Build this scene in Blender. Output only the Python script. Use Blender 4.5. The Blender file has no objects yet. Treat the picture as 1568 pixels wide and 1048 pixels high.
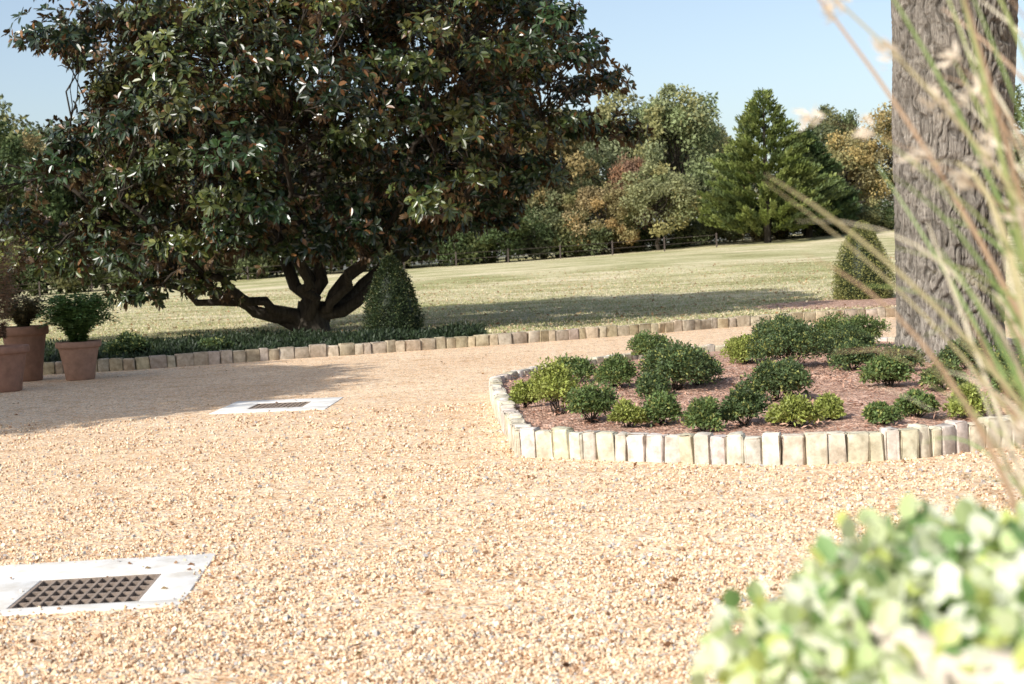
import bpy, math
import numpy as np
rng = np.random.default_rng(7)
scene = bpy.context.scene
scene.view_settings.view_transform = 'Standard'
scene.view_settings.look = 'None'
scene.view_settings.exposure = 0

# ------------------------------------------------------------------ helpers
def nrm(a):
    return a / (np.linalg.norm(a, axis=-1, keepdims=True) + 1e-9)

class Builder:
    def __init__(s):
        s.V=[]; s.F=[]; s.C=[]; s.M=[]; s.S=[]; s.n=0
    def add(s, V, F, col=(1,1,1), m=0, smooth=False):
        V=np.asarray(V,float); F=np.asarray(F,int)
        c=np.asarray(col,float)
        if c.ndim==1: c=np.tile(c,(len(V),1))
        s.V.append(V); s.F.append(F+s.n); s.C.append(c)
        s.M.append(np.full(len(F),m)); s.S.append(np.full(len(F),smooth)); s.n+=len(V)
    def build(s, name, mats, loc=(0,0,0)):
        V=np.concatenate(s.V); F=np.concatenate(s.F); C=np.concatenate(s.C)
        M=np.concatenate(s.M); S=np.concatenate(s.S)
        me=bpy.data.meshes.new(name)
        me.vertices.add(len(V)); me.vertices.foreach_set('co',V.astype(np.float32).ravel())
        me.loops.add(F.size); me.loops.foreach_set('vertex_index',F.astype(np.int32).ravel())
        me.polygons.add(len(F)); me.polygons.foreach_set('loop_start',(np.arange(len(F))*4).astype(np.int32))
        for m in mats: me.materials.append(m)
        me.polygons.foreach_set('material_index',M.astype(np.int32))
        me.polygons.foreach_set('use_smooth',S.astype(bool))
        me.update(calc_edges=True)
        at=me.color_attributes.new('Col','FLOAT_COLOR','POINT')
        at.data.foreach_set('color',np.concatenate([C,np.ones((len(C),1))],1).astype(np.float32).ravel())
        me.validate()
        ob=bpy.data.objects.new(name,me); ob.location=loc
        scene.collection.objects.link(ob)
        return ob

def leaves(P,D,N,L,W,fold=.2,six=False,droop=0.0):
    n=len(P); D=nrm(D); S=nrm(np.cross(D,N)); N2=np.cross(S,D)
    L=np.broadcast_to(np.asarray(L,float),(n,))[:,None]; W=np.broadcast_to(np.asarray(W,float),(n,))[:,None]
    dz=np.array([0,0,-1.0])*L*droop
    if six:
        a=P+D*L*.3+S*W*.45+N2*W*fold; b=P+D*L*.7+S*W*.42+N2*W*fold+dz*.4
        t=P+D*L+dz
        c=P+D*L*.7-S*W*.42+N2*W*fold+dz*.4; d=P+D*L*.3-S*W*.45+N2*W*fold
        V=np.stack([P,a,b,t,c,d],1).reshape(-1,3); i=np.arange(n)*6
        F=np.concatenate([np.stack([i,i+1,i+2,i+3],1),np.stack([i+3,i+4,i+5,i],1)])
        return V,F,6
    a=P+D*L*.45+S*W*.5+N2*W*fold; t=P+D*L+dz; c=P+D*L*.45-S*W*.5+N2*W*fold
    V=np.stack([P,a,t,c],1).reshape(-1,3); i=np.arange(n)*4
    return V,np.stack([i,i+1,i+2,i+3],1),4

def rdir(n,r=rng): return nrm(r.normal(size=(n,3)))

def tube(pts,rad,segs=8):
    pts=np.asarray(pts,float); rad=np.asarray(rad,float); n=len(pts)
    T=nrm(np.gradient(pts,axis=0))
    ref=np.array([0.31,0.95,0.05]); A=nrm(np.cross(T,ref)); Bv=np.cross(T,A)
    th=np.linspace(0,2*np.pi,segs,endpoint=False)
    V=pts[:,None]+rad[:,None,None]*(np.cos(th)[None,:,None]*A[:,None]+np.sin(th)[None,:,None]*Bv[:,None])
    i=np.arange(n-1)[:,None]*segs; j=np.arange(segs)[None]; k=(j+1)%segs
    F=np.stack([i+j,i+k,i+segs+k,i+segs+j],-1).reshape(-1,4)
    return V.reshape(-1,3),F

def curve(p0,p1,sag=.0,n=8,wob=.1,r=rng,mid=None):
    p0=np.array(p0,float); p1=np.array(p1,float); t=np.linspace(0,1,n)[:,None]
    if mid is None: mid=(p0+p1)/2+np.array([0,0,sag])
    c=(1-t)**2*p0+2*t*(1-t)*np.array(mid)+t**2*p1
    w=r.normal(size=(n,3))*wob; w[0]=0; w[-1]=0
    return c+w

def roundbox():
    lv=[-3,-2,-1,1,2,3]; idx={}; pts=[]; F=[]
    def vid(p):
        if p not in idx: idx[p]=len(pts); pts.append(p)
        return idx[p]
    for ax in range(3):
        for sg in (-3,3):
            for a in range(5):
                for b in range(5):
                    q=[]
                    for (da,db) in ((0,0),(1,0),(1,1),(0,1)):
                        p=[0,0,0]; p[ax]=sg; p[(ax+1)%3]=lv[a+da]; p[(ax+2)%3]=lv[b+db]; q.append(vid(tuple(p)))
                    if sg<0: q=q[::-1]
                    F.append(q)
    return np.array(pts),np.array(F)
RBP,RBF=roundbox()
def rbox(h,r):
    h=np.array(h,float); V=np.zeros((len(RBP),3))
    for ax in range(3):
        a=np.abs(RBP[:,ax]); s=np.sign(RBP[:,ax])
        V[:,ax]=s*np.where(a==3,h[ax],np.where(a==2,h[ax]-.3*r,h[ax]-r))
    inner=np.clip(V,-(h-r),h-r); d=V-inner
    l=np.linalg.norm(d,axis=1,keepdims=True)
    return inner+np.where(l>0,d/np.maximum(l,1e-9)*r,0)
BX=np.array([[-1,-1,-1],[1,-1,-1],[1,1,-1],[-1,1,-1],[-1,-1,1],[1,-1,1],[1,1,1],[-1,1,1]],float)
BF=np.array([[0,3,2,1],[4,5,6,7],[0,1,5,4],[1,2,6,5],[2,3,7,6],[3,0,4,7]])

# ------------------------------------------------------------------ materials
def newmat(name):
    m=bpy.data.materials.new(name); m.use_nodes=True
    nt=m.node_tree; b=nt.nodes['Principled BSDF']; return m,nt,b
def N(nt,t,**k):
    n=nt.nodes.new(t)
    for a,v in k.items(): setattr(n,a,v)
    return n
def ramp(nt,fac,stops):
    r=N(nt,'ShaderNodeValToRGB'); e=r.color_ramp.elements
    while len(e)<len(stops): e.new(.5)
    for x,(p,c) in zip(e,stops): x.position=p; x.color=(*c,1)
    nt.links.new(fac,r.inputs[0]); return r.outputs[0]
def mix(nt,mode,f,a,b):
    m=N(nt,'ShaderNodeMix',data_type='RGBA',blend_type=mode)
    if isinstance(f,(int,float)): m.inputs[0].default_value=f
    else: nt.links.new(f,m.inputs[0])
    for s,v in ((6,a),(7,b)):
        if isinstance(v,tuple): m.inputs[s].default_value=(*v,1)
        else: nt.links.new(v,m.inputs[s])
    return m.outputs[2]
def noise(nt,scale,detail=4,vec=None,rough=.6):
    n=N(nt,'ShaderNodeTexNoise'); n.inputs['Scale'].default_value=scale; n.inputs['Detail'].default_value=detail; n.inputs['Roughness'].default_value=rough
    if vec is not None: nt.links.new(vec,n.inputs['Vector'])
    return n.outputs['Fac']
def objco(nt,scale=None):
    t=N(nt,'ShaderNodeTexCoord').outputs['Object']
    if scale:
        m=N(nt,'ShaderNodeMapping'); m.inputs['Scale'].default_value=scale; nt.links.new(t,m.inputs[0]); return m.outputs[0]
    return t
def bump(nt,b,h,dist,strength=1,prev=None):
    n=N(nt,'ShaderNodeBump'); n.inputs['Distance'].default_value=dist; n.inputs['Strength'].default_value=strength
    nt.links.new(h,n.inputs['Height'])
    if prev is not None: nt.links.new(prev,n.inputs['Normal'])
    nt.links.new(n.outputs[0],b.inputs['Normal']); return n.outputs[0]

def leafmat(name,rough=.45,spec=.4,trans=.25,back=None,objcol=False):
    m,nt,b=newmat(name)
    c=N(nt,'ShaderNodeAttribute',attribute_name='Col').outputs['Color']
    if objcol:
        oi=N(nt,'ShaderNodeObjectInfo'); c=mix(nt,'MULTIPLY',1.0,c,oi.outputs['Color'])
    if back:
        g=N(nt,'ShaderNodeNewGeometry'); c=mix(nt,'MIX',g.outputs['Backfacing'],c,back)
    nt.links.new(c,b.inputs['Base Color']); b.inputs['Roughness'].default_value=rough
    b.inputs['Specular IOR Level'].default_value=spec
    if trans>0:
        t=N(nt,'ShaderNodeBsdfTranslucent'); nt.links.new(c,t.inputs[0])
        mx=N(nt,'ShaderNodeMixShader'); mx.inputs[0].default_value=trans
        nt.links.new(b.outputs[0],mx.inputs[1]); nt.links.new(t.outputs[0],mx.inputs[2])
        nt.links.new(mx.outputs[0],nt.nodes['Material Output'].inputs[0])
    return m
def barkmat(name,c1,c2,sc=(9,9,1.6),dist=.03,attr=False):
    m,nt,b=newmat(name); v=objco(nt,sc); n1=noise(nt,1.6,8,v,.7)
    n2=noise(nt,.9,4,objco(nt))
    c=ramp(nt,n1,[(.3,c1),(.62,c2)]); c=mix(nt,'MULTIPLY',.7,c,ramp(nt,n2,[(.3,(.5,.5,.46)),(.7,(1.1,1.08,1.05))]))
    if attr: c=mix(nt,'MULTIPLY',1.0,c,N(nt,'ShaderNodeAttribute',attribute_name='Col').outputs['Color'])
    nt.links.new(c,b.inputs['Base Color']); b.inputs['Roughness'].default_value=.95; b.inputs['Specular IOR Level'].default_value=.15
    bump(nt,b,n1,dist); return m
def attrmat(name,rough=.8,nscale=20,amount=.35,bd=.004,tint=(1,1,1)):
    m,nt,b=newmat(name); c=N(nt,'ShaderNodeAttribute',attribute_name='Col').outputs['Color']
    n=noise(nt,nscale,6,objco(nt),.65)
    c=mix(nt,'MULTIPLY',1.0,c,ramp(nt,n,[(.25,tuple((1-amount)*q for q in tint)),(.65,(1,1,1))]))
    nt.links.new(c,b.inputs['Base Color']); b.inputs['Roughness'].default_value=rough; b.inputs['Specular IOR Level'].default_value=.25
    if bd: bump(nt,b,n,bd)
    return m

M_mag=leafmat('magnolia_leaf',.32,.55,.06,back=(.11,.066,.029))
M_leaf=leafmat('leaf',.5,.35,.25)
M_far=leafmat('far_leaf',.6,.2,.3,objcol=True)
M_ivy=leafmat('ivy_leaf',.45,.4,.35)
M_dry=leafmat('dry_leaf',.8,.1,.2)
M_bark=barkmat('dark_bark',(.025,.02,.015),(.08,.068,.055))
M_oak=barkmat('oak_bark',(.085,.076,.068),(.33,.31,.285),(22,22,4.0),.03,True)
M_stone=attrmat('limestone_block',.85,11,.55,.010,(1,.94,.84))
M_pebble=attrmat('pebble',.75,90,.2,0)
M_conc=attrmat('white_concrete',.85,6,.30,.003,(1,.93,.82))
M_rust=attrmat('rusted_iron',.8,30,.5,.002)
M_terra=attrmat('terracotta',.85,8,.35,.003)
M_wood=attrmat('weathered_wood',.9,6,.3,.003)

# gravel
M_gravel,nt,b=newmat('gravel'); co=objco(nt)
vo=N(nt,'ShaderNodeTexVoronoi'); vo.inputs['Scale'].default_value=52; nt.links.new(co,vo.inputs[0])
sep=N(nt,'ShaderNodeSeparateColor'); nt.links.new(vo.outputs['Color'],sep.inputs[0])
c=ramp(nt,sep.outputs[0],[(.0,(.36,.21,.12)),(.15,(.70,.47,.29)),(.5,(.86,.63,.41)),(.8,(.93,.79,.59)),(.97,(.52,.48,.44))])
n1=noise(nt,.35,5,co); n2=noise(nt,9,4,co); n3=noise(nt,2.2,6,co,.7)
c=mix(nt,'MULTIPLY',1.0,c,ramp(nt,n1,[(.3,(.93,.88,.83)),(.7,(1.05,1.05,1.04))]))
c=mix(nt,'MULTIPLY',1.0,c,ramp(nt,n2,[(.3,(.78,.71,.64)),(.55,(1.04,1.04,1.04))]))
c=mix(nt,'MULTIPLY',1.0,c,ramp(nt,n3,[(.34,(.84,.77,.70)),(.5,(1.02,1.02,1.02))]))
nt.links.new(c,b.inputs['Base Color']); b.inputs['Roughness'].default_value=.9; b.inputs['Specular IOR Level'].default_value=.2
inv=N(nt,'ShaderNodeMath',operation='SUBTRACT'); inv.inputs[0].default_value=1; nt.links.new(vo.outputs['Distance'],inv.inputs[1])
p=bump(nt,b,inv.outputs[0],.008,.7); bump(nt,b,n2,.05,.7,p)
# lawn
M_lawn,nt,b=newmat('lawn'); co=objco(nt)
n1=noise(nt,.12,5,co); n2=noise(nt,3,8,co,.75); n3=noise(nt,25,4,co,.7); n4=noise(nt,.5,6,objco(nt,(.4,1.8,1)),.7)
c=ramp(nt,n1,[(.35,(.40,.38,.20)),(.5,(.60,.53,.35)),(.66,(.73,.62,.46))])
c=mix(nt,'MULTIPLY',1.0,c,ramp(nt,n2,[(.3,(.7,.70,.56)),(.6,(1.1,1.1,1.1))]))
c=mix(nt,'MULTIPLY',.8,c,ramp(nt,n3,[(.3,(.6,.65,.5)),(.65,(1.2,1.2,1.2))]))
c=mix(nt,'MULTIPLY',1.0,c,ramp(nt,n4,[(.38,(.58,.59,.43)),(.54,(1.06,1.06,1.06))]))
nt.links.new(c,b.inputs['Base Color']); b.inputs['Roughness'].default_value=1; b.inputs['Specular IOR Level'].default_value=.1
p=bump(nt,b,n3,.03); bump(nt,b,n2,.08,.7,p)
# mulch
M_mulch,nt,b=newmat('mulch'); co=objco(nt)
vo=N(nt,'ShaderNodeTexVoronoi'); vo.inputs['Scale'].default_value=38; nt.links.new(objco(nt,(1,.6,1)),vo.inputs[0])
sep=N(nt,'ShaderNodeSeparateColor'); nt.links.new(vo.outputs['Color'],sep.inputs[0])
c=ramp(nt,sep.outputs[0],[(0,(.24,.12,.08)),(.5,(.50,.30,.21)),(1,(.66,.46,.35))])
n2=noise(nt,5,5,co); c=mix(nt,'MULTIPLY',1.0,c,ramp(nt,n2,[(.3,(.65,.6,.55)),(.6,(1.1,1.1,1.1))]))
nt.links.new(c,b.inputs['Base Color']); b.inputs['Roughness'].default_value=.95
p=bump(nt,b,vo.outputs['Distance'],.02); bump(nt,b,n2,.05,.8,p)
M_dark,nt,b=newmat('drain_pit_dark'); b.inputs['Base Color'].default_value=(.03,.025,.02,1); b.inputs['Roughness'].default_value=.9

# ------------------------------------------------------------------ terrain
KX=np.array([-150,-40,-18,-12,-8.87,-7.07,-4.83,-3.02,-1.1,.21,2.3,4.6,6.96,9.1,12,18,40,150])
KY=np.array([26,26,25.7,25.6,25.8,26.0,27.0,27.6,28.4,28.9,29.9,31.3,32.1,32.8,33.6,35,38,38])
def kerbY(x): return np.interp(x,KX,KY)
def TZ(x,y):
    x=np.asarray(x,float); y=np.asarray(y,float)
    t=np.clip((y-36)/74,0,1.25); t=t*np.clip((y-30)/20,0,1)**.5
    return .1+t*(1.55+.027*np.clip(x,-90,90))+.12*np.sin(x*.13+1)*np.sin(y*.09)*np.clip((y-40)/20,0,1)

xs=np.unique(np.concatenate([np.linspace(-1500,-60,14),np.linspace(-60,60,241),np.linspace(60,1500,14)]))
offs=np.concatenate([[0.05,.3],np.linspace(.8,20,30),np.linspace(21,90,70),np.linspace(100,300,15),[500,900,1500,2500]])
X,O=np.meshgrid(xs,offs); Yg=kerbY(X)+O; Z=TZ(X,Yg)
V=np.stack([X,Yg,Z],-1).reshape(-1,3); nx=len(xs)
i=(np.arange(len(offs)-1)[:,None]*nx+np.arange(nx-1)[None])
F=np.stack([i,i+1,i+nx+1,i+nx],-1).reshape(-1,4)
B=Builder(); B.add(V,F,smooth=True); B.build('lawn_ground',[M_lawn])

drains=[dict(slab=(-3.17,7.14,-1.80,8.44),grate=(-2.72,7.27,-2.04,7.95),rot=math.radians(3.5),nx=10,ny=5),
        dict(slab=(-3.70,17.05,-2.28,18.52),grate=(-3.33,17.42,-2.63,18.12),rot=math.radians(-2),nx=10,ny=5)]
gx=[];gy=[]
for d in drains:
    x0,y0,x1,y1=d['grate']; gx+=[x0-.05,x1+.05]; gy+=[y0-.05,y1+.05]
xs=np.unique(np.concatenate([[-150,-100,-60,-40,-30],np.arange(-20,20.1,.5),[30,40,60,100,150],gx]))
ys=np.unique(np.concatenate([[-150,-80,-40,-20,-10],np.arange(-5,24.1,1.0),gy]))
X,Yg=np.meshgrid(xs,np.append(ys,99)); Yg[-1]=kerbY(X[-1])+.07
V=np.stack([X,Yg,np.zeros_like(X)],-1).reshape(-1,3); nx=len(xs)
i=(np.arange(len(ys))[:,None]*nx+np.arange(nx-1)[None]); F=np.stack([i,i+1,i+nx+1,i+nx],-1).reshape(-1,4)
cen=V[F].mean(1); keep=np.ones(len(F),bool)
for d in drains:
    x0,y0,x1,y1=d['grate']; keep&=~((cen[:,0]>x0-.05)&(cen[:,0]<x1+.05)&(cen[:,1]>y0-.05)&(cen[:,1]<y1+.05))
B=Builder(); B.add(V,F[keep]); B.build('gravel_drive',[M_gravel])

def obox(B,x0,y0,x1,y1,z0,z1,piv,rot,col,m,rr=None):
    h=np.array([(x1-x0)/2,(y1-y0)/2,(z1-z0)/2]); c=np.array([(x0+x1)/2,(y0+y1)/2,(z0+z1)/2])
    if rr: V=rbox(h,rr)+c; F=RBF
    else: V=BX*h+c; F=BF
    ca,sa=math.cos(rot),math.sin(rot); d=V[:,:2]-piv
    V=V.copy(); V[:,0]=piv[0]+d[:,0]*ca-d[:,1]*sa; V[:,1]=piv[1]+d[:,0]*sa+d[:,1]*ca
    B.add(V,F,col,m,bool(rr))
for d in drains:
    B=Builder(); sx0,sy0,sx1,sy1=d['slab']; x0,y0,x1,y1=d['grate']; piv=np.array([(x0+x1)/2,(y0+y1)/2]); r=d['rot']
    w=(.86,.84,.80)
    obox(B,sx0,sy0,sx1,y0,-.2,.009,piv,r,w,0,.004); obox(B,sx0,y1,sx1,sy1,-.2,.009,piv,r,w,0,.004)
    obox(B,sx0,y0-.004,x0,y1+.004,-.2,.008,piv,r,w,0,.004); obox(B,x1,y0-.004,sx1,y1+.004,-.2,.008,piv,r,w,0,.004)
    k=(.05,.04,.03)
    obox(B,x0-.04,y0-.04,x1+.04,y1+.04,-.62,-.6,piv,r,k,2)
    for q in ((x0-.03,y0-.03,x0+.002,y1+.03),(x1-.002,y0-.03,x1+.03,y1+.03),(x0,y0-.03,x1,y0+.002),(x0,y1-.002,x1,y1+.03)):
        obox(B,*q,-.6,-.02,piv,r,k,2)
    rc=(.36,.28,.22)
    for q in ((x0+.003,y0+.003,x0+.02,y1-.003),(x1-.02,y0+.003,x1-.003,y1-.003),(x0+.02,y0+.003,x1-.02,y0+.02),(x0+.02,y1-.02,x1-.02,y1-.003)):
        obox(B,*q,-.02,.005,piv,r,rc,1)
    for a in range(1,d['nx']):
        x=x0+.02+(x1-x0-.04)*a/d['nx']; obox(B,x-.008,y0+.021,x+.008,y1-.021,-.02,.003,piv,r,rc,1)
    for a in range(1,d['ny']):
        y=y0+.02+(y1-y0-.04)*a/d['ny']; obox(B,x0+.021,y-.010,x1-.021,y+.010,-.018,.0,piv,r,rc,1)
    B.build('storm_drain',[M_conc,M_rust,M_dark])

# ------------------------------------------------------------------ planting bed
bed=np.array([(.06,12.17),(.45,11.93),(.86,11.68),(1.6,11.23),(2.29,11.0),(3.12,11.07),(4.2,11.6),(5.5,12.8),(7,15),(7.8,18),(7.2,21),(5.2,22.6),(2.6,21.8),(1.1,20.3),(.38,19.1),(-.05,18.45),(-.23,17.95),(-.2,16.5),(-.12,15),(-.03,13.5)])
def resample(P,step_fn,closed):
    if closed: P=np.vstack([P,P[:1]])
    s=np.concatenate([[0],np.cumsum(np.linalg.norm(np.diff(P,axis=0),axis=1))]); out=[]; a=0
    while a<s[-1]:
        w=step_fn(); m=min(a+w/2,s[-1]); p=[np.interp(m,s,P[:,k]) for k in (0,1)]
        q=[np.interp(min(m+.02,s[-1]),s,P[:,k])-np.interp(max(m-.02,0),s,P[:,k]) for k in (0,1)]
        out.append((p[0],p[1],math.atan2(q[1],q[0]),w)); a+=w
    return out
def stones(name,lst,h,dep,z0,base=(.74,.66,.53)):
    B=Builder()
    for (x,y,a,w) in lst:
        hh=h*rng.uniform(.88,1.06); hx=w/2-.0035; V=rbox((hx,dep/2*rng.uniform(.9,1.08),(hh+.1)/2),.022)
        V+=rng.normal(size=V.shape)*.0045
        V[:,2]+=(hh-.1)/2+z0; V[:,0]*=1+rng.normal()*.02
        tl=rng.normal()*.03; V[:,0]+=V[:,2]*tl; V[:,1]+=V[:,2]*rng.normal()*.05
        a+=rng.normal()*.05; ca,sa=math.cos(a),math.sin(a)
        W=np.stack([x+V[:,0]*ca-V[:,1]*sa,y+V[:,0]*sa+V[:,1]*ca,V[:,2]],1)
        f=rng.uniform(.78,1.06); c=np.array(base)*f*np.array([1,rng.uniform(.95,1.02),rng.uniform(.85,1.06)])
        B.add(W,RBF,c,0,True)
    return B.build(name,[M_stone])
stones('bed_stone_edging',resample(bed,lambda:rng.uniform(.11,.18),True),.245,.14,0,(.77,.71,.60))
kx=np.arange(-30,30,.5)
stones('drive_stone_edging',resample(np.stack([kx,kerbY(kx)],1),lambda:rng.uniform(.16,.34),False),.235,.16,0,(.58,.50,.38))

cB=np.array([3.4,16.3]); rings=12
B=Builder()
bd=np.array([(p[0],p[1]) for p in resample(bed,lambda:.3,True)]); nb=len(bd)
V=[]
for k in range(rings+1):
    f=k/rings; q=cB+(bd-cB)*f; z=.15+.05*(1-f*f)+.012*rng.normal(size=nb); V.append(np.column_stack([q,z]))
V=np.concatenate(V); i=np.arange(rings)[:,None]*nb; j=np.arange(nb)[None]; k=(j+1)%nb
F=np.stack([i+j,i+nb+j,i+nb+k,i+k],-1).reshape(-1,4)
B.add(V,F,smooth=True); B.build('mulch_bed',[M_mulch])

def inbed(x,y):
    P=np.vstack([bed,bed[:1]]); c=np.zeros(x.shape,bool)
    for a,b_ in zip(P[:-1],P[1:]):
        t=((a[1]>y)!=(b_[1]>y))&(x<(b_[0]-a[0])*(y-a[1])/(b_[1]-a[1]+1e-12)+a[0]); c^=t
    return c
n=9000; x=rng.uniform(-.2,7.6,n); y=rng.uniform(11.1,20,n); k=inbed(x,y); x,y=x[k],y[k]; n=len(x)
D=rng.normal(size=(n,3)); D[:,2]*=.25; Nn=np.array([0,0,1.])+rng.normal(size=(n,3))*.3
V,F,kk=leaves(np.stack([x,y,np.full(n,.19)+rng.uniform(-.01,.03,n)],1),D,Nn,rng.uniform(.03,.08,n),rng.uniform(.012,.03,n),.1)
c=np.array([.52,.32,.23])*rng.uniform(.4,1.5,(n,1)); B=Builder(); B.add(V,F,np.repeat(c,kk,0)); B.build('mulch_chips',[M_dry])

n=185000
u=rng.uniform(0,1,n); y=1/(1/4.0+(1/17.-1/4.0)*u); x=rng.uniform(-1,1,n)*(.42*y+.8)
def lump(x,y):
    return (np.sin(x*7+np.sin(y*5)*2)*np.sin(y*6+np.sin(x*4)*2)+np.sin(x*13.1+1+np.sin(y*9)*1.5)*np.sin(y*15.7+np.sin(x*11)*1.5)+np.sin(x*2.3+y*.8)*np.sin(y*2.9-x))/2
cl=lump(x,y)
k=~inbed(x,y)&(rng.uniform(size=n)<.58+.65*cl)
onslab=np.zeros(n,bool)
for d in drains:
    a=d['slab']; g_=d['grate']; px=(g_[0]+g_[2])/2; py=(g_[1]+g_[3])/2; ca,sa=math.cos(-d['rot']),math.sin(-d['rot'])
    lx=px+(x-px)*ca-(y-py)*sa; ly=py+(x-px)*sa+(y-py)*ca
    de=np.minimum.reduce([lx-a[0],a[2]-lx,ly-a[1],a[3]-ly]); ins=de>0
    ing=(lx>g_[0]-.01)&(lx<g_[2]+.01)&(ly>g_[1]-.01)&(ly<g_[3]+.01)
    pk=.012+.7*np.exp(-np.maximum(de,0)/.03)*(np.sin(lx*9+ly*7)*.5+.6)
    k&=~ins|((rng.uniform(size=n)<pk)&~ing); onslab|=ins
x,y=x[k],y[k]; n=len(x); cl=cl[k]; onslab=onslab[k]
r=rng.uniform(.0032,.0070,n)*(1+.03*(y-4)); r=np.where(rng.uniform(size=n)<.10,r*1.6,r); S=rng.uniform(.6,1.2,(n,3))*r[:,None]
q=rng.normal(size=(n,4)); q/=np.linalg.norm(q,axis=1,keepdims=True); w,a,b2,c2=q.T
R=np.stack([1-2*(b2*b2+c2*c2),2*(a*b2-c2*w),2*(a*c2+b2*w),2*(a*b2+c2*w),1-2*(a*a+c2*c2),2*(b2*c2-a*w),2*(a*c2-b2*w),2*(b2*c2+a*w),1-2*(a*a+b2*b2)],1).reshape(n,3,3)
pts=BX[None]*S[:,None]*rng.uniform(.7,1.1,(n,8,1))
zc=np.where(onslab,r*.5+.009,r*.55+np.maximum(cl,0)*.008)
V=np.einsum('nij,nkj->nki',R,pts)+np.stack([x,y,zc],1)[:,None]
F=(BF[None]+np.arange(n)[:,None,None]*8).reshape(-1,4)
pal=np.array([(.88,.69,.47),(.80,.56,.36),(.93,.81,.63),(.40,.24,.14),(.46,.43,.41),(.86,.63,.42)])
pc=pal[rng.choice(6,n,p=[.27,.20,.18,.12,.07,.16])]*rng.uniform(.78,1.08,(n,1))
B=Builder(); B.add(V.reshape(-1,3),F,np.repeat(pc,8,0),0,False); B.build('gravel_pebbles',[M_pebble])

def litter(name,n,xr,yr,L,cols,zf,ok=None):
    y=rng.uniform(*yr,n); x=rng.uniform(-1,1,n)*xr(y)
    if ok is not None: k=ok(x,y); x,y=x[k],y[k]
    n=len(x); D=rng.normal(size=(n,3)); D[:,2]*=.2; Nn=np.array([0,0,1.])+rng.normal(size=(n,3))*.5
    l=rng.uniform(*L,n); V,F,kk=leaves(np.stack([x,y,zf(x,y)],1),D,Nn,l,l*.55,.25)
    c=np.array(cols)[rng.integers(len(cols),size=n)]*rng.uniform(.7,1.2,(n,1))
    B=Builder(); B.add(V,F,np.repeat(c,kk,0)); return B.build(name,[M_dry])
litter('fallen_leaves_on_gravel',900,lambda y:.45*y+1,(4.5,27),(.02,.055),[(.24,.12,.06),(.34,.19,.09),(.16,.08,.04),(.4,.28,.14)],lambda x,y:x*0+.014,lambda x,y:~inbed(x,y)&(y<kerbY(x)-.3))
litter('fallen_leaves_on_lawn',12000,lambda y:.5*y,(29,75),(.06,.13),[(.45,.30,.16),(.55,.4,.24),(.35,.2,.1),(.68,.58,.4)],lambda x,y:TZ(x,y)+.03,lambda x,y:(y>kerbY(x)+.3))
n=90000; u=rng.uniform(size=n); y=1/(1/29.+(1/70.-1/29.)*u); x=rng.uniform(-1,1,n)*(.42*y+1); k=y>kerbY(x)+.2; x,y=x[k],y[k]; n=len(x)
D=rng.normal(size=(n,3))*.5+np.array([0,0,1.]); V,F,kk=leaves(np.stack([x,y,TZ(x,y)-.005],1),D,rdir(n),rng.uniform(.03,.07,n),rng.uniform(.02,.04,n),.1)
c=np.array([(.34,.37,.15),(.56,.51,.29),(.72,.61,.43)])[rng.integers(3,size=n)]*rng.uniform(.75,1.2,(n,1))
B=Builder(); B.add(V,F,np.repeat(c,kk,0)); B.build('lawn_grass',[M_dry])

# ------------------------------------------------------------------ near trees
def limbs(B,base,ends,r0,clumps,sub_r=.05,m=1,r=rng,mids=None):
    allp=[]
    for k,e in enumerate(ends):
        c=curve(base,e,n=14,wob=.10,r=r,mid=None if mids is None else mids[k])
        rad=np.linspace(r0[k],r0[k]*.22,14); V,F=tube(c,rad,10); B.add(V,F,m=m,smooth=True); allp.append((c,rad))
    P=np.concatenate([a[0][3:] for a in allp]); R=np.concatenate([a[1][3:] for a in allp])
    for c in clumps:
        d=np.linalg.norm(P-c,axis=1)+np.maximum(0,P[:,2]-c[2])*.6; j=d.argmin(); cc=curve(P[j],c,sag=.25,n=7,wob=.07,r=r)
        V,F=tube(cc,np.linspace(min(R[j]*.7,sub_r*1.4),.015,7),6); B.add(V,F,m=m,smooth=True)
        for _ in range(3):
            e=c+np.clip(r.normal(size=3)*.28,-.45,.45); V,F=tube(curve(cc[r.integers(2,6)],e,n=5,wob=.03,r=r),np.linspace(.02,.007,5),4); B.add(V,F,m=m)

r=np.random.default_rng(11)
MC=np.array([-4.45,36,5.7]); RR=np.array([6.9,6.4,4.6])
cl=[]
while len(cl)<335:
    d=nrm(r.normal(size=3)); f=r.uniform(.3,1)**.5
    p=MC+d*RR*f*(1+.09*math.sin(d[0]*9+d[2]*5))
    rad=math.hypot(p[0]-MC[0],p[1]-MC[1])
    lo=2.5-.85*min(1,max(0,(rad-3)/3))
    if p[0]>-2: lo+=.30*(p[0]+2)
    if p[2]<lo: continue
    cl.append(p)
cl=np.array(cl+[(-7.3,34.6,1.5),(-8.6,35,1.7),(-8.9,34,1.3),(-10.4,34.5,2.0),(-2.4,34.5,2.3),(-12.2,35,2.4),(-11.4,34,2.2),(-9.6,33.5,2.3),(-12.0,36,3.2),(-12.4,35,4.0),(-13.4,35.5,3.0),(-13,34,2.2),(-14,35,2.6),(-13.6,34,3.6),(-12.8,34,4.6),(-1.6,33.5,2.9),(-3.2,32.5,2.5),(-6,31.5,2.5),(-4.4,32,2.2),(-5.2,31,3.0),(-7.2,32,2.3),(-8.4,32.5,2.2),(-5.4,32.6,2.3),(-3.8,33.4,2.2)])
cr=r.uniform(.6,1.1,len(cl)); tint=r.uniform(.45,1.2,len(cl)); yel=r.uniform(0,1,len(cl))**2.2
B=Builder()
per=50; ci=np.repeat(np.arange(len(cl)),per); n=len(ci)
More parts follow.
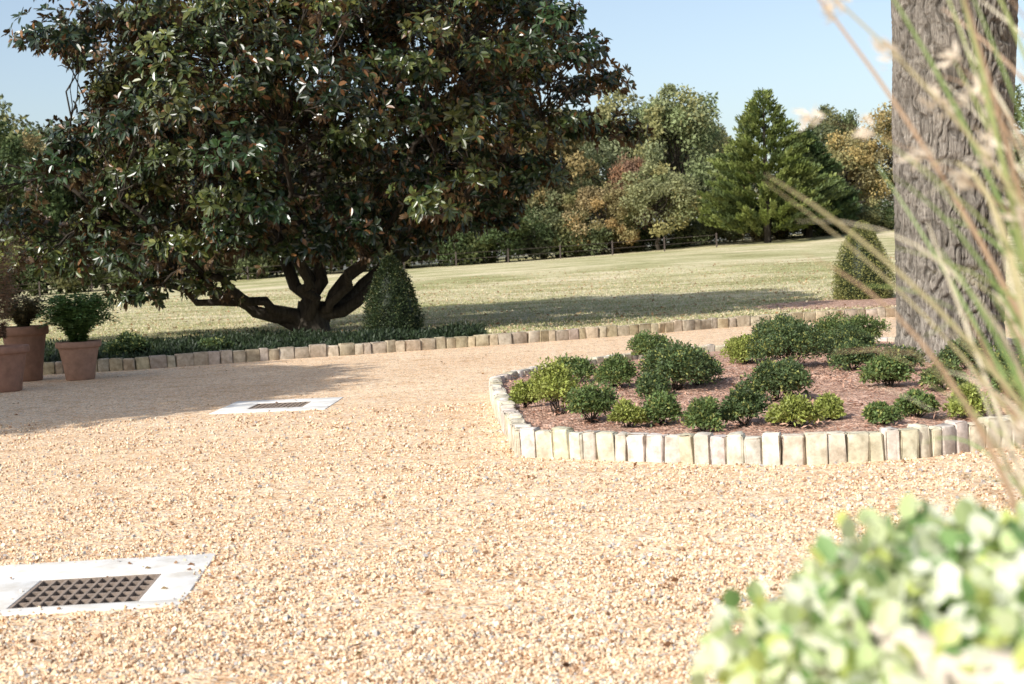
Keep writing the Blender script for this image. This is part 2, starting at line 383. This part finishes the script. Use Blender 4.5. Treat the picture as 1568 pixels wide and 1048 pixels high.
o=rdir(n,r); o[:,2]=np.abs(o[:,2])*.9-.35*r.uniform(size=n); o=nrm(o+.5*nrm(cl[ci]-MC-np.array([0,0,-1])))
P=cl[ci]+o*np.array([1,1,.75])*(cr[ci]*r.uniform(.3,1.12,n))[:,None]
K=8; Pk=np.repeat(P,K,0); ok_=np.repeat(o,K,0); ax=nrm(np.cross(ok_,rdir(len(Pk),r)))
D=nrm(ax+ok_*r.uniform(-.1,.8,(len(Pk),1))+r.normal(size=(len(Pk),3))*.15)
nL=len(Pk); L=r.uniform(.14,.25,nL)
V,F,kk=leaves(Pk+ax*.02,D,ok_+.2*rdir(nL,r),L,L*.42,.12,True,.12)
g=np.array([.022,.047,.014]); yg=np.array([.25,.25,.05]); br=np.array([.18,.085,.03])
cc=np.repeat(ci,K); mixf=(yel[cc]*.8*r.uniform(0,1,nL))[:,None]
c=(g*(1-mixf)+yg*mixf)*(tint[cc]*r.uniform(.6,1.4,nL))[:,None]
bsel=r.uniform(size=nL)<(.02+.06*(tint[cc]<.8)); c[bsel]=br*r.uniform(.6,1.3,(bsel.sum(),1))
B.add(V,F,np.repeat(c,kk,0),0)
base=np.array([-5.1,36,.0])
ends=[(-11,35,4.2),(-9,33,3.5),(-8.6,37,7.5),(-6,35,9),(-3.8,36.5,8.6),(-1.2,35,6.6),(1.0,35.5,5.2),(-1.6,33.2,4.3),(-5,31.5,4.8),(-5,40,6),(-12,37,3.2),(.5,38,5)]
mids=[(-8,35.5,1.0),(-6.8,34.8,.9),(-6.2,36.2,3.5),(-5.4,35.8,4),(-4.6,36.2,4),(-3.4,35.8,2.2),(-2.8,35.6,1.6),(-3.6,34.8,1.5),(-5,34.5,2),(-5,37.5,3),(-8,36.6,.7),(-3,37,1.6)]
limbs(B,base+np.array([0,0,.35]),ends,[.20,.16,.19,.18,.18,.18,.19,.14,.15,.16,.14,.16],cl,.045,1,r,mids)
V,F=tube([base+(0,0,-.2),base+(0,0,.1),base+(0,0,.5),base+(.02,0,.9)],[.70,.50,.40,.34],20); B.add(V,F,m=1,smooth=True)
B.build('magnolia_tree',[M_mag,M_bark])

def broadleaf(name,base,H,cen,R,ncl,per,Lr,cols,rseed,trunk_r,bark,crr=(.9,1.6),trunk=True,matl=None):
    r=np.random.default_rng(rseed); base=np.array(base,float); cen=np.array(cen,float); R=np.array(R,float)
    d=rdir(ncl,r); d[:,2]=np.where(d[:,2]<-.6,-d[:,2],d[:,2]); f=r.uniform(.25,1,ncl)**.5
    cl=cen+d*R*f[:,None]; cr=r.uniform(*crr,ncl); B=Builder()
    ci=np.repeat(np.arange(ncl),per); n=len(ci); o=rdir(n,r); o=nrm(o+.35*nrm(cl[ci]-cen))
    P=cl[ci]+o*(cr[ci]*r.uniform(.3,1.1,n)**.7)[:,None]*np.array([1,1,.8])
    V,F,kk=leaves(P,rdir(n,r)+o*.3-np.array([0,0,.2]),o+.8*rdir(n,r),r.uniform(*Lr,n),r.uniform(*Lr,n)*.65,.15)
    cols=np.array(cols); cb=cols[r.integers(len(cols),size=ncl)]*r.uniform(.8,1.2,(ncl,1))
    c=cb[ci]*r.uniform(.7,1.3,(n,1)); B.add(V,F,np.repeat(c,kk,0),0)
    if trunk:
        top=cen.copy(); top[2]=cen[2]+R[2]*.3
        c=curve(base+(0,0,-.3),top,n=12,wob=H*.008,r=r); V,F=tube(c,np.linspace(trunk_r,trunk_r*.25,12),12); B.add(V,F,m=1,smooth=True)
        for k in range(0,ncl,max(1,ncl//22)):
            j=r.integers(4,11); V,F=tube(curve(c[j],cl[k],n=6,wob=.1,r=r),np.linspace(trunk_r*.3,.03,6),5); B.add(V,F,m=1,smooth=True)
    return B.build(name,[matl or M_leaf,bark])
OC=[(.10,.13,.04),(.14,.15,.05),(.16,.12,.04)]
broadleaf('shade_oak_tree',(-17.6,12.9,0),13,(-17.5,13.1,7.2),(5.4,5.6,3.8),200,340,(.24,.38),OC,21,.35,M_bark)

# oak trunk
r=np.random.default_rng(5)
def vnoise(u,v,nu,nv,r):
    g=r.uniform(-1,1,(nu,nv+2)); a=u*nu; b=v*nv; i=np.floor(a).astype(int); j=np.floor(b).astype(int); fa=a-i; fb=b-j
    fa=fa*fa*(3-2*fa); fb=fb*fb*(3-2*fb); i0=i%nu; i1=(i+1)%nu; j=np.clip(j,0,nv)
    return (g[i0,j]*(1-fa)+g[i1,j]*fa)*(1-fb)+(g[i0,j+1]*(1-fa)+g[i1,j+1]*fa)*fb
ns,nr=420,520; U,Vv=np.meshgrid(np.arange(ns)/ns,np.linspace(0,1,nr)); zz=Vv*7.2
rad=.62+.15*np.clip(zz/4.8,0,1.2)+.14*np.exp(-zz/.3)
wu=(U+.012*vnoise(U,Vv,9,24,r)+.006*vnoise(U,Vv,30,60,r))%1
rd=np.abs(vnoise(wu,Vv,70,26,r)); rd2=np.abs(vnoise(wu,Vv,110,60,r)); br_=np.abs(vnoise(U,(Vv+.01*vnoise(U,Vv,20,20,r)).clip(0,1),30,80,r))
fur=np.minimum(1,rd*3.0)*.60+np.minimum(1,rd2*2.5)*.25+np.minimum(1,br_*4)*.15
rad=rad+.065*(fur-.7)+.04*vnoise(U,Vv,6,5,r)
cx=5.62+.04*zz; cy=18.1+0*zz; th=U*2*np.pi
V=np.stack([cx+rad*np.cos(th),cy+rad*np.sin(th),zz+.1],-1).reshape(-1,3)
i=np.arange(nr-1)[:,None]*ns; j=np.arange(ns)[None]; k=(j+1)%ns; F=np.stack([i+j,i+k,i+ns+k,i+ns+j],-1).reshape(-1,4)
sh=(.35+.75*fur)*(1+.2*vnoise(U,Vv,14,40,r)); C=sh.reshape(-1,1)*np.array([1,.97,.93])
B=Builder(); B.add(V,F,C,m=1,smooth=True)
oc=np.array([5.4,17.6,11.6]); ncl=110; d=rdir(ncl,r); d[:,2]=np.where(d[:,2]<-.5,-d[:,2],d[:,2]); cl=oc+d*np.array([8.6,8.6,3.8])*r.uniform(.4,1,(ncl,1))
limbs(B,np.array([5.9,18.1,6.6]),[(0,16,10.5),(3,23,13),(9,23,12),(12,16,11),(5,11,11),(6,18,15),(1,12,10.5)],[.42,.4,.4,.4,.4,.45,.35],cl,.08,1,r)
ci=np.repeat(np.arange(ncl),130); n=len(ci); o=rdir(n,r); P=cl[ci]+o*r.uniform(.3,1.3,(n,1))
V,F,kk=leaves(P,rdir(n,r),o,r.uniform(.14,.24,n),r.uniform(.08,.13,n)); B.add(V,F,np.repeat(np.array(OC)[r.integers(3,size=n)]*r.uniform(.7,1.3,(n,1)),kk,0),0)
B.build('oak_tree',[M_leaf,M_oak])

# ------------------------------------------------------------------ distant trees
def variant(seed,R=(4.2,4.2,4.6),cz=5.6,ncl=62,per=170,L=(.2,.38),crr=(.6,1.45)):
    ob=broadleaf('v',(0,0,0),10,(0,0,cz),R,ncl,per,L,[(1,1,1),(.88,.94,.85),(1.1,.97,.82)],seed,.22,M_bark,crr,matl=M_far)
    me=ob.data; bpy.data.objects.remove(ob); return me
vars_=[variant(s) for s in (31,32,33,34)]
tall=[variant(s,(3.6,3.6,5.2),5.6,70) for s in (41,42)]
low=[variant(s,(4.2,4.2,4.4),4.4,64) for s in (45,46)]
brush=[variant(s,(4.5,3,1.9),1.7,44,170) for s in (51,52)]
def put(me,name,x,y,s,col,sz=None,rot=None):
    ob=bpy.data.objects.new(name,me); ob.location=(x,y,float(TZ(x,y))-.15); ob.scale=(s,s,sz or s)
    ob.rotation_euler=(0,0,rng.uniform(0,6.28) if rot is None else rot); ob.color=(*col,1); scene.collection.objects.link(ob); return ob
olive=(.20,.225,.115); dk=(.09,.12,.05); tan=(.26,.23,.12); md=(.16,.18,.09)
put(tall[0],'oak_tree_distant',14.6,120,1.18,(.27,.30,.155),1.26)
put(vars_[0],'oak_tree_distant',10.3,126,1.25,(.25,.275,.15),1.36)
put(vars_[1],'oak_tree_distant',17.3,130,.9,olive,1.15)
put(low[0],'maple_tree',7.6,113,.66,(.34,.27,.14),.66)
put(low[1],'maple_tree',12.0,113,.86,(.28,.29,.145),.80)
put(low[0],'maple_tree',10.4,117,.5,(.34,.21,.14),.92)
put(low[0],'maple_tree',4.6,115,.7,(.18,.2,.1),.75)
put(low[1],'maple_tree',29.3,121,.85,(.38,.33,.16),.95)
put(vars_[3],'maple_tree',34.0,122,.95,(.36,.31,.16),1.0)
put(tall[0],'oak_tree_distant',31.5,136,.8,md,1.12)
put(low[0],'maple_tree',26.4,126,.55,(.36,.33,.20),.62)
put(vars_[2],'oak_tree_distant',41,120,1.1,olive,1.15)
for x in np.arange(8,52,4.2): put(brush[int(x)%2],'hedgerow_shrub',x,117.5+rng.uniform(-.5,1),rng.uniform(.7,.95),[dk,md,tan][int(x)%3],.62)
k=0
for x in np.arange(-62,7,4.1):
    k+=1; cset=[olive,dk,tan,md,dk]
    s=rng.uniform(.95,1.4) if x>-30 else rng.uniform(1.3,1.7)
    put((vars_+tall)[k%6],'woodland_tree',x+rng.uniform(-1,1),118+rng.uniform(-3,10),s,cset[k%5])
for x in np.arange(-70,60,6):
    put((vars_)[int(x)%4],'woodland_tree',x+rng.uniform(-2,2),145+rng.uniform(-3,10),rng.uniform(.7,.85) if x>22 else rng.uniform(1.1,1.4),olive if x<20 else tan)
for x in np.arange(-64,6,4.0):
    put(brush[k%2],'hedgerow_shrub',x,112+rng.uniform(-1,2),rng.uniform(.9,1.25),[dk,md,dk][k%3]); k+=1

def cedar(name,x,y,H,R,seed,cols):
    r=np.random.default_rng(seed); n=42000; B=Builder(); nb=620
    bz=r.uniform(0,1,nb)**1.35*.98; ba=r.uniform(0,2*np.pi,nb); prof=(1-bz)**.88*np.minimum(1,.82+bz*1.6)
    bl=R*prof*r.uniform(.66,1.12,nb)*(1+.08*np.sin(ba*3+bz*14))+.15
    pr=(bl**1.3+.3); bi=r.choice(nb,size=n,p=pr/pr.sum()); s=r.uniform(.35,1,n)**.6; sp=.40*(1-s*.45)
    P=np.stack([np.cos(ba[bi])*bl[bi]*s,np.sin(ba[bi])*bl[bi]*s,bz[bi]*H*.93+.2+s*bl[bi]*.32],1)+r.normal(size=(n,3))*np.array([.36,.36,.26])*sp[:,None]*1.2
    out=np.stack([np.cos(ba[bi]),np.sin(ba[bi]),np.full(n,1.0)],1)
    V,F,kk=leaves(P,out+r.normal(size=(n,3))*.5,rdir(n,r),r.uniform(.22,.45,n),r.uniform(.1,.2,n))
    cb=np.array(cols)[r.integers(len(cols),size=nb)]*r.uniform(.7,1.3,(nb,1)); c=cb[bi]*r.uniform(.7,1.3,(n,1)); B.add(V,F,np.repeat(c,kk,0),0)
    V,F=tube([(0,0,-.3),(0,0,H*.5),(0,0,H*.97)],[.3,.18,.03],8); B.add(V,F,m=1)
    return B.build(name,[M_leaf,M_bark],(x,y,float(TZ(x,y))))
cedar('cedar_tree',20.3,110,12.4,5.9,61,[(.16,.20,.05),(.20,.235,.07),(.10,.135,.045)])
cedar('cedar_tree',24.4,114,9.0,4.0,62,[(.06,.10,.035),(.09,.13,.045)])

B=Builder()
for x in np.arange(-60,18,4.0):
    z=float(TZ(x,108)); obox(B,x-.05,108-.05,x+.05,108+.05,z-.3,z+1.1,np.array([x,108]),0,(.10,.08,.07),0)
for zz_ in (.5,.95):
    xs_=np.arange(-60,18,4.0); V,F=tube(np.stack([xs_,xs_*0+107.93,TZ(xs_,108)+zz_],1),np.full(len(xs_),.012),5); B.add(V,F,(.10,.08,.07))
B.build('wire_field_fence',[M_wood])

# ------------------------------------------------------------------ topiaries, shrubs
def topiary(x,y,H,R,seed,col=(.075,.115,.03)):
    r=np.random.default_rng(seed); B=Builder(); z0=float(TZ(x,y))
    prof=lambda t: R*np.clip(1-t,0,1)**.54*(.86+.75*t*(1-t)*1.4)
    t=np.linspace(0,1,20); V,F=tube(np.stack([t*0,t*0,t*H*.96],1),prof(t)*.82+.01,20); B.add(V,F,(.02,.035,.012),0,True)
    n=15000; t=r.uniform(0,1,n)**1.25; a=r.uniform(0,6.283,n); o=np.stack([np.cos(a),np.sin(a),.25+t*.6],1)
    lump=1+.06*np.sin(a*5+t*9)+.06*np.sin(a*9-t*17); rr=prof(t)*lump*r.uniform(.82,1.04,n)+r.uniform(size=n)**8*.08
    P=np.stack([np.cos(a)*rr,np.sin(a)*rr,t*H],1)
    V,F,kk=leaves(P,o+r.normal(size=(n,3))*.6,o+rdir(n,r)*.6,r.uniform(.035,.065,n),r.uniform(.022,.035,n))
    c=np.array(col)*r.uniform(.5,1.5,(n,1)); s=r.uniform(size=n)<.14; c[s]=np.array(col)*2.2+np.array([.05,.01,0])
    B.add(V,F,np.repeat(c,kk,0)); B.build('topiary_bush',[M_leaf],(x,y,z0))
topiary(-2.65,31.6,1.82,.66,71,(.045,.068,.026)); topiary(9.95,39.6,2.2,.87,72,(.20,.21,.07))
B=Builder(); a=np.linspace(0,2*np.pi,40,endpoint=False); V=[]
for f in (.02,.3,.6,.85,1):
    x=9.6+np.cos(a)*3.0*f; y=38.0+np.sin(a)*2.4*f; V.append(np.stack([x,y,TZ(x,y)+.05*(1-f*f)+.006],1))
V=np.concatenate(V); i=np.arange(4)[:,None]*40; j=np.arange(40)[None]; kq=(j+1)%40
B.add(V,np.stack([i+j,i+40+j,i+40+kq,i+kq],-1).reshape(-1,4),smooth=True); B.build('topiary_mulch_ring',[M_mulch])

GR=(.12,.175,.055); YG=(.28,.32,.075); DG=(.08,.12,.045)
def shrub(x,y,h,w,col,seed,z0=.16,name='boxwood_shrub',L=(.028,.05),dens=1.0,yel=.13):
    r=np.random.default_rng(seed); B=Builder(); h*=.9; nc=int(14+42*w); sq=r.uniform(.8,1.25); an=r.uniform(0,3.1)
    d=rdir(nc,r); d[:,2]=np.abs(d[:,2])*1.2-.4; cen=np.array([0,0,h*.40]); cl=d*np.array([w*.38*sq,w*.38/sq,h*.44])*r.uniform(.45,1.2,(nc,1))
    ca,sa=math.cos(an),math.sin(an); cl=np.stack([cl[:,0]*ca-cl[:,1]*sa,cl[:,0]*sa+cl[:,1]*ca,cl[:,2]],1)+cen; cr=r.uniform(.5,1.15,nc)*min(h,w)*.21+.018
    cl[:,2]=np.maximum(cl[:,2],.05)
    per=int(80*dens*(1+w)); ci=np.repeat(np.arange(nc),per); n=len(ci); o=rdir(n,r); o[:,2]=np.abs(o[:,2])*1.2-.4; o=nrm(o)
    P=cl[ci]+o*(cr[ci]*r.uniform(.4,1.1,n))[:,None]; P[:,2]=np.maximum(P[:,2],.01)
    V,F,kk=leaves(P,o+r.normal(size=(n,3))*.7,o+rdir(n,r)*.6,r.uniform(*L,n),r.uniform(*L,n)*.55)
    cb=np.array(col)*r.uniform(.75,1.3,(nc,1)); c=cb[ci]*r.uniform(.6,1.4,(n,1)); s=r.uniform(size=n)<yel; c[s]=np.array([.32,.34,.10])*r.uniform(.7,1.2,(s.sum(),1))
    B.add(V,F,np.repeat(c,kk,0))
    for k in range(0,nc,2):
        V,F=tube(curve((r.normal()*.02,r.normal()*.02,-.02),cl[k],n=5,wob=.01,r=r),np.linspace(.006,.002,5),4); B.add(V,F,(.1,.07,.05),1)
    B.build(name,[M_leaf,M_bark],(x,y,z0))
SH=[(.42,13.9,.62,.56,YG),(.70,13.0,.45,.50,GR),(1.0,12.5,.28,.27,YG),(1.32,12.65,.35,.34,GR),(1.62,12.05,.32,.30,GR),(2.0,12.25,.42,.34,DG),(2.38,12.0,.33,.37,YG),
(2.78,12.35,.25,.29,YG),(3.10,11.9,.22,.26,GR),(3.52,12.25,.30,.31,GR),(3.95,12.15,.33,.36,YG),(.74,17.2,.42,.5,GR),(1.18,16.3,.46,.62,GR),(1.80,15.6,.66,.88,DG),(2.12,16.1,.52,.5,DG),
(1.45,15.0,.32,.42,DG),(3.16,19,.48,.7,YG),(3.50,17.6,.84,1.05,DG),(2.62,13.9,.58,.58,DG),(4.6,19.9,.7,.9,GR),(5.25,21.2,.6,.8,GR),(3.95,14.8,.44,.52,GR),(4.4,14.4,.38,.48,GR),
(4.1,17.0,.48,.6,DG),(4.55,16.4,.44,.52,DG),(.35,15.6,.34,.42,YG),(4.75,13.3,.38,.5,GR),(.12,14.7,.32,.32,YG),(2.0,20.4,.50,.7,GR),(4.0,20.8,.7,1.0,DG),(5.2,15.0,.42,.55,DG),(5.35,16.5,.5,.7,DG),(4.4,18.4,.6,.8,DG),(3.05,15.6,.36,.40,DG)]
for k,(x,y,h,w,c) in enumerate(SH): shrub(x,y,h,w,c,100+k)
shrub(-7.5,27.4,.6,.9,DG,150,.1,'low_shrub',(.05,.09),.8); shrub(-5.9,27.9,.4,.8,DG,151,.1,'low_shrub',(.05,.09),.6)
n=42000; x=rng.uniform(-16,-.6,n); y=kerbY(x)+.2+rng.uniform(0,1,n)**1.2*np.interp(x,[-16,-6,-.6],[7,7,2.5]); hh=.13+.10*np.sin(x*2.3+np.sin(y*1.7)*2)*np.sin(y*2+x)
P=np.stack([x,y,.1+rng.uniform(0,1,n)*np.maximum(hh,.05)],1); D=rng.normal(size=(n,3))*.8+np.array([0,0,.8])
V,F,kk=leaves(P,D,rdir(n),rng.uniform(.08,.16,n),rng.uniform(.03,.06,n)); c=np.array([.03,.048,.02])*rng.uniform(.5,1.5,(n,1))
B=Builder(); B.add(V,F,np.repeat(c,kk,0)); B.build('groundcover_bed',[M_leaf])

# ------------------------------------------------------------------ pots
def pot(B,cx,cy,z0,H,R,m=0,col=(.42,.2,.12)):
    pr=[(0,.0),(.62*R,0),(.66*R,.03*H),(.70*R,.25*H),(.80*R,.55*H),(.90*R,.82*H),(.90*R,.83*H),(1.0*R,.84*H),(1.03*R,.88*H),(1.03*R,.97*H),(1.0*R,1.0*H),(.9*R,1.0*H),(.86*R,.93*H),(.0,.92*H)]
    th=np.linspace(0,2*np.pi,40,endpoint=False); V=np.array([[(cx+a*math.cos(t),cy+a*math.sin(t),z0+z) for t in th] for a,z in pr]).reshape(-1,3)
    i=np.arange(len(pr)-1)[:,None]*40; j=np.arange(40)[None]; k=(j+1)%40; F=np.stack([i+j,i+k,i+40+k,i+40+j],-1).reshape(-1,4)
    B.add(V,F[:-40],col,m,True); B.add(V,F[-40:],(.08,.05,.035),m,True)
def fern(B,c,R,H,n,col,seed,m=1,w=.03):
    r=np.random.default_rng(seed)
    for k in range(n):
        a=r.uniform(0,6.283); l=R*r.uniform(.4,1.1); h=H*r.uniform(.5,1.1); t=np.linspace(0,1,12)[:,None]
        d=np.array([math.cos(a),math.sin(a),0]); P=np.array(c)+d*l*t+np.array([0,0,1])*h*(2.0*t-1.35*t*t)
        for sgn in (-1,1):
            D=np.cross(d,(0,0,1))*sgn+d*.5+r.normal(size=(12,3))*.25
            V,F,kk=leaves(P,D,np.tile([0,0,1.],(12,1))+r.normal(size=(12,3))*.3,w*3*(1-t[:,0]*.6),w); B.add(V,F,np.array(col)*r.uniform(.6,1.4),m)
B=Builder(); pot(B,-7.43,24.1,0,.66,.37,0,(.36,.22,.16)); fern(B,(-7.43,24.1,.54),.66,1.15,360,(.09,.16,.045),201,w=.045); B.build('terracotta_pot_with_fern',[M_terra,M_leaf])
B=Builder(); pot(B,-8.45,24.4,0,.95,.40,0,(.28,.16,.11)); fern(B,(-8.45,24.4,.88),.55,.7,200,(.13,.11,.05),202,w=.035); B.build('terracotta_pot_with_plant',[M_terra,M_leaf])
B=Builder(); pot(B,-8.05,22.2,0,.72,.40,0,(.32,.18,.13)); fern(B,(-8.05,22.2,.66),.60,2.2,300,(.26,.17,.11),203,w=.024); B.build('terracotta_pot_with_plant',[M_terra,M_leaf])

# ------------------------------------------------------------------ foreground planters
r=np.random.default_rng(9)
B=Builder(); px_,py_=.80,1.78
obox(B,px_-.26,py_-.26,px_+.26,py_+.26,0,.78,np.array([px_,py_]),.3,(.5,.46,.4),0,.02)
pot(B,px_,py_,.78,.465,.40,0,(.66,.57,.49))
cl=[]
for k in range(190):
    a=r.uniform(0,6.283); q=r.uniform(0,1)**.5; cx_=math.cos(a)*q*.52-.02; cy_=math.sin(a)*q*.40
    z=1.22+.05*(1-q*q)+r.uniform(-.04,.03)-.28*max(0,q-.6)
    if cx_>-.10 and cy_<-.22: cy_=-.22+.3*(cy_+.22); z=max(z,1.23)
    cl.append((px_+cx_,py_+cy_,z))
for k in range(50): cl.append((px_-.38+r.uniform(-.12,.16),py_+r.uniform(-.40,.10),1.13+r.uniform(-.14,.07)))
cl=np.array(cl); ci=np.repeat(np.arange(len(cl)),38); n=len(ci); o=rdir(n,r); o[:,2]=np.abs(o[:,2])-.2
P=cl[ci]+nrm(o)*r.uniform(.015,.07,(n,1)); D=nrm(o)+r.normal(size=(n,3))*.7; NN=nrm(o)+np.array([0,-.3,.7])+r.normal(size=(n,3))*.35
V,F,kk=leaves(P,D,NN,r.uniform(.024,.046,n),r.uniform(.020,.038,n),.08,True)
pal=np.array([(.86,.88,.70),(.52,.62,.30),(.22,.36,.13),(.70,.76,.46),(.56,.62,.20)])
c=pal[r.choice(5,n,p=[.34,.22,.16,.18,.10])]*r.uniform(.85,1.1,(n,1)); B.add(V,F,np.repeat(c,kk,0),1)
B.build('ivy_planter',[M_terra,M_ivy])

B=Builder(); gx_,gy_=1.14,2.35
obox(B,gx_-.25,gy_-.2,gx_+.25,gy_+.2,0,.35,np.array([gx_,gy_]),.2,(.5,.46,.4),0,.02)
pot(B,gx_,gy_,.35,.42,.28,0,(.6,.45,.35))
for k in range(430):
    a=math.pi+r.normal()*1.2 if k%4 else r.uniform(0,6.283); lean=r.uniform(.05,.46); h=r.uniform(.6,1.6); t=np.linspace(0,1,16)
    if r.uniform()<.10: lean=r.uniform(.48,.72); h=r.uniform(.8,1.5)
    d=np.array([math.cos(a),math.sin(a)*.7]); p0=np.array([gx_+r.normal()*.10,gy_+r.normal()*.10,.73])
    pw=r.uniform(1.0,2.6)
    P=np.stack([p0[0]+d[0]*lean*t**pw,p0[1]+d[1]*lean*t**pw,p0[2]+h*(t*1.15-r.uniform(.0,.5)*t**3)],1)
    w=r.uniform(.0025,.0065)*(1-t)**.5+.001; s=np.array([-d[1]+.9,d[0]*.3,r.normal()*.3]); s/=np.linalg.norm(s)
    V=np.concatenate([P-s*w[:,None],P+s*w[:,None]]); i=np.arange(15); F=np.stack([i,i+1,i+17,i+16],1)
    c=np.array([(.36,.42,.17),(.54,.48,.28),(.24,.34,.12),(.72,.66,.50),(.46,.32,.21)])[r.integers(5)]; B.add(V,F,c,1)
    if k%8==0:
        m=90; s_=r.integers(10,16,size=m); PP=P[s_]+r.normal(size=(m,3))*.009; T=P[-1]-P[-3]
        V,F,kk=leaves(PP,np.tile(nrm(T),(m,1))+r.normal(size=(m,3))*.5,rdir(m,r),.03,.008); B.add(V,F,(.82,.73,.60),1)
B.build('ornamental_grass_planter',[M_terra,M_ivy])

# ------------------------------------------------------------------ light, world, camera
el=math.radians(36); hd=np.array([.72,.69]); hd/=np.linalg.norm(hd)
from mathutils import Vector, Matrix
dirv=Vector((hd[0]*math.cos(el),hd[1]*math.cos(el),-math.sin(el)))
sd=bpy.data.lights.new('sun','SUN'); sd.energy=5.0; sd.angle=math.radians(.53); sd.color=(1,.97,.91)
so=bpy.data.objects.new('sun',sd); so.rotation_euler=dirv.to_track_quat('-Z','Y').to_euler(); so.location=(-20,-20,30); scene.collection.objects.link(so)
w=bpy.data.worlds.new('World'); scene.world=w; w.use_nodes=True; nt=w.node_tree
sky=nt.nodes.new('ShaderNodeTexSky'); sky.sky_type='NISHITA'; sky.sun_disc=False; sky.sun_elevation=el; sky.sun_rotation=math.atan2(-hd[0],-hd[1])
sky.air_density=1.0; sky.dust_density=2.0; sky.altitude=50
hs=nt.nodes.new('ShaderNodeHueSaturation'); hs.inputs['Saturation'].default_value=.86; hs.inputs['Value'].default_value=1.22
nt.links.new(sky.outputs[0],hs.inputs['Color']); nt.links.new(hs.outputs[0],nt.nodes['Background'].inputs[0]); nt.nodes['Background'].inputs[1].default_value=.15

cam=bpy.data.cameras.new('camera'); co_=bpy.data.objects.new('camera',cam); scene.collection.objects.link(co_); scene.camera=co_
cam.sensor_width=36; cam.lens=36*2154/1568; cam.clip_end=6000; cam.clip_start=.05
Rm=Matrix.Rotation(math.radians(90-3.3),4,'X')@Matrix.Rotation(math.radians(-2.58),4,'Z')
co_.matrix_world=Matrix.Translation((0,0,1.7))@Rm
cam.dof.use_dof=True; cam.dof.focus_distance=15; cam.dof.aperture_fstop=3.6
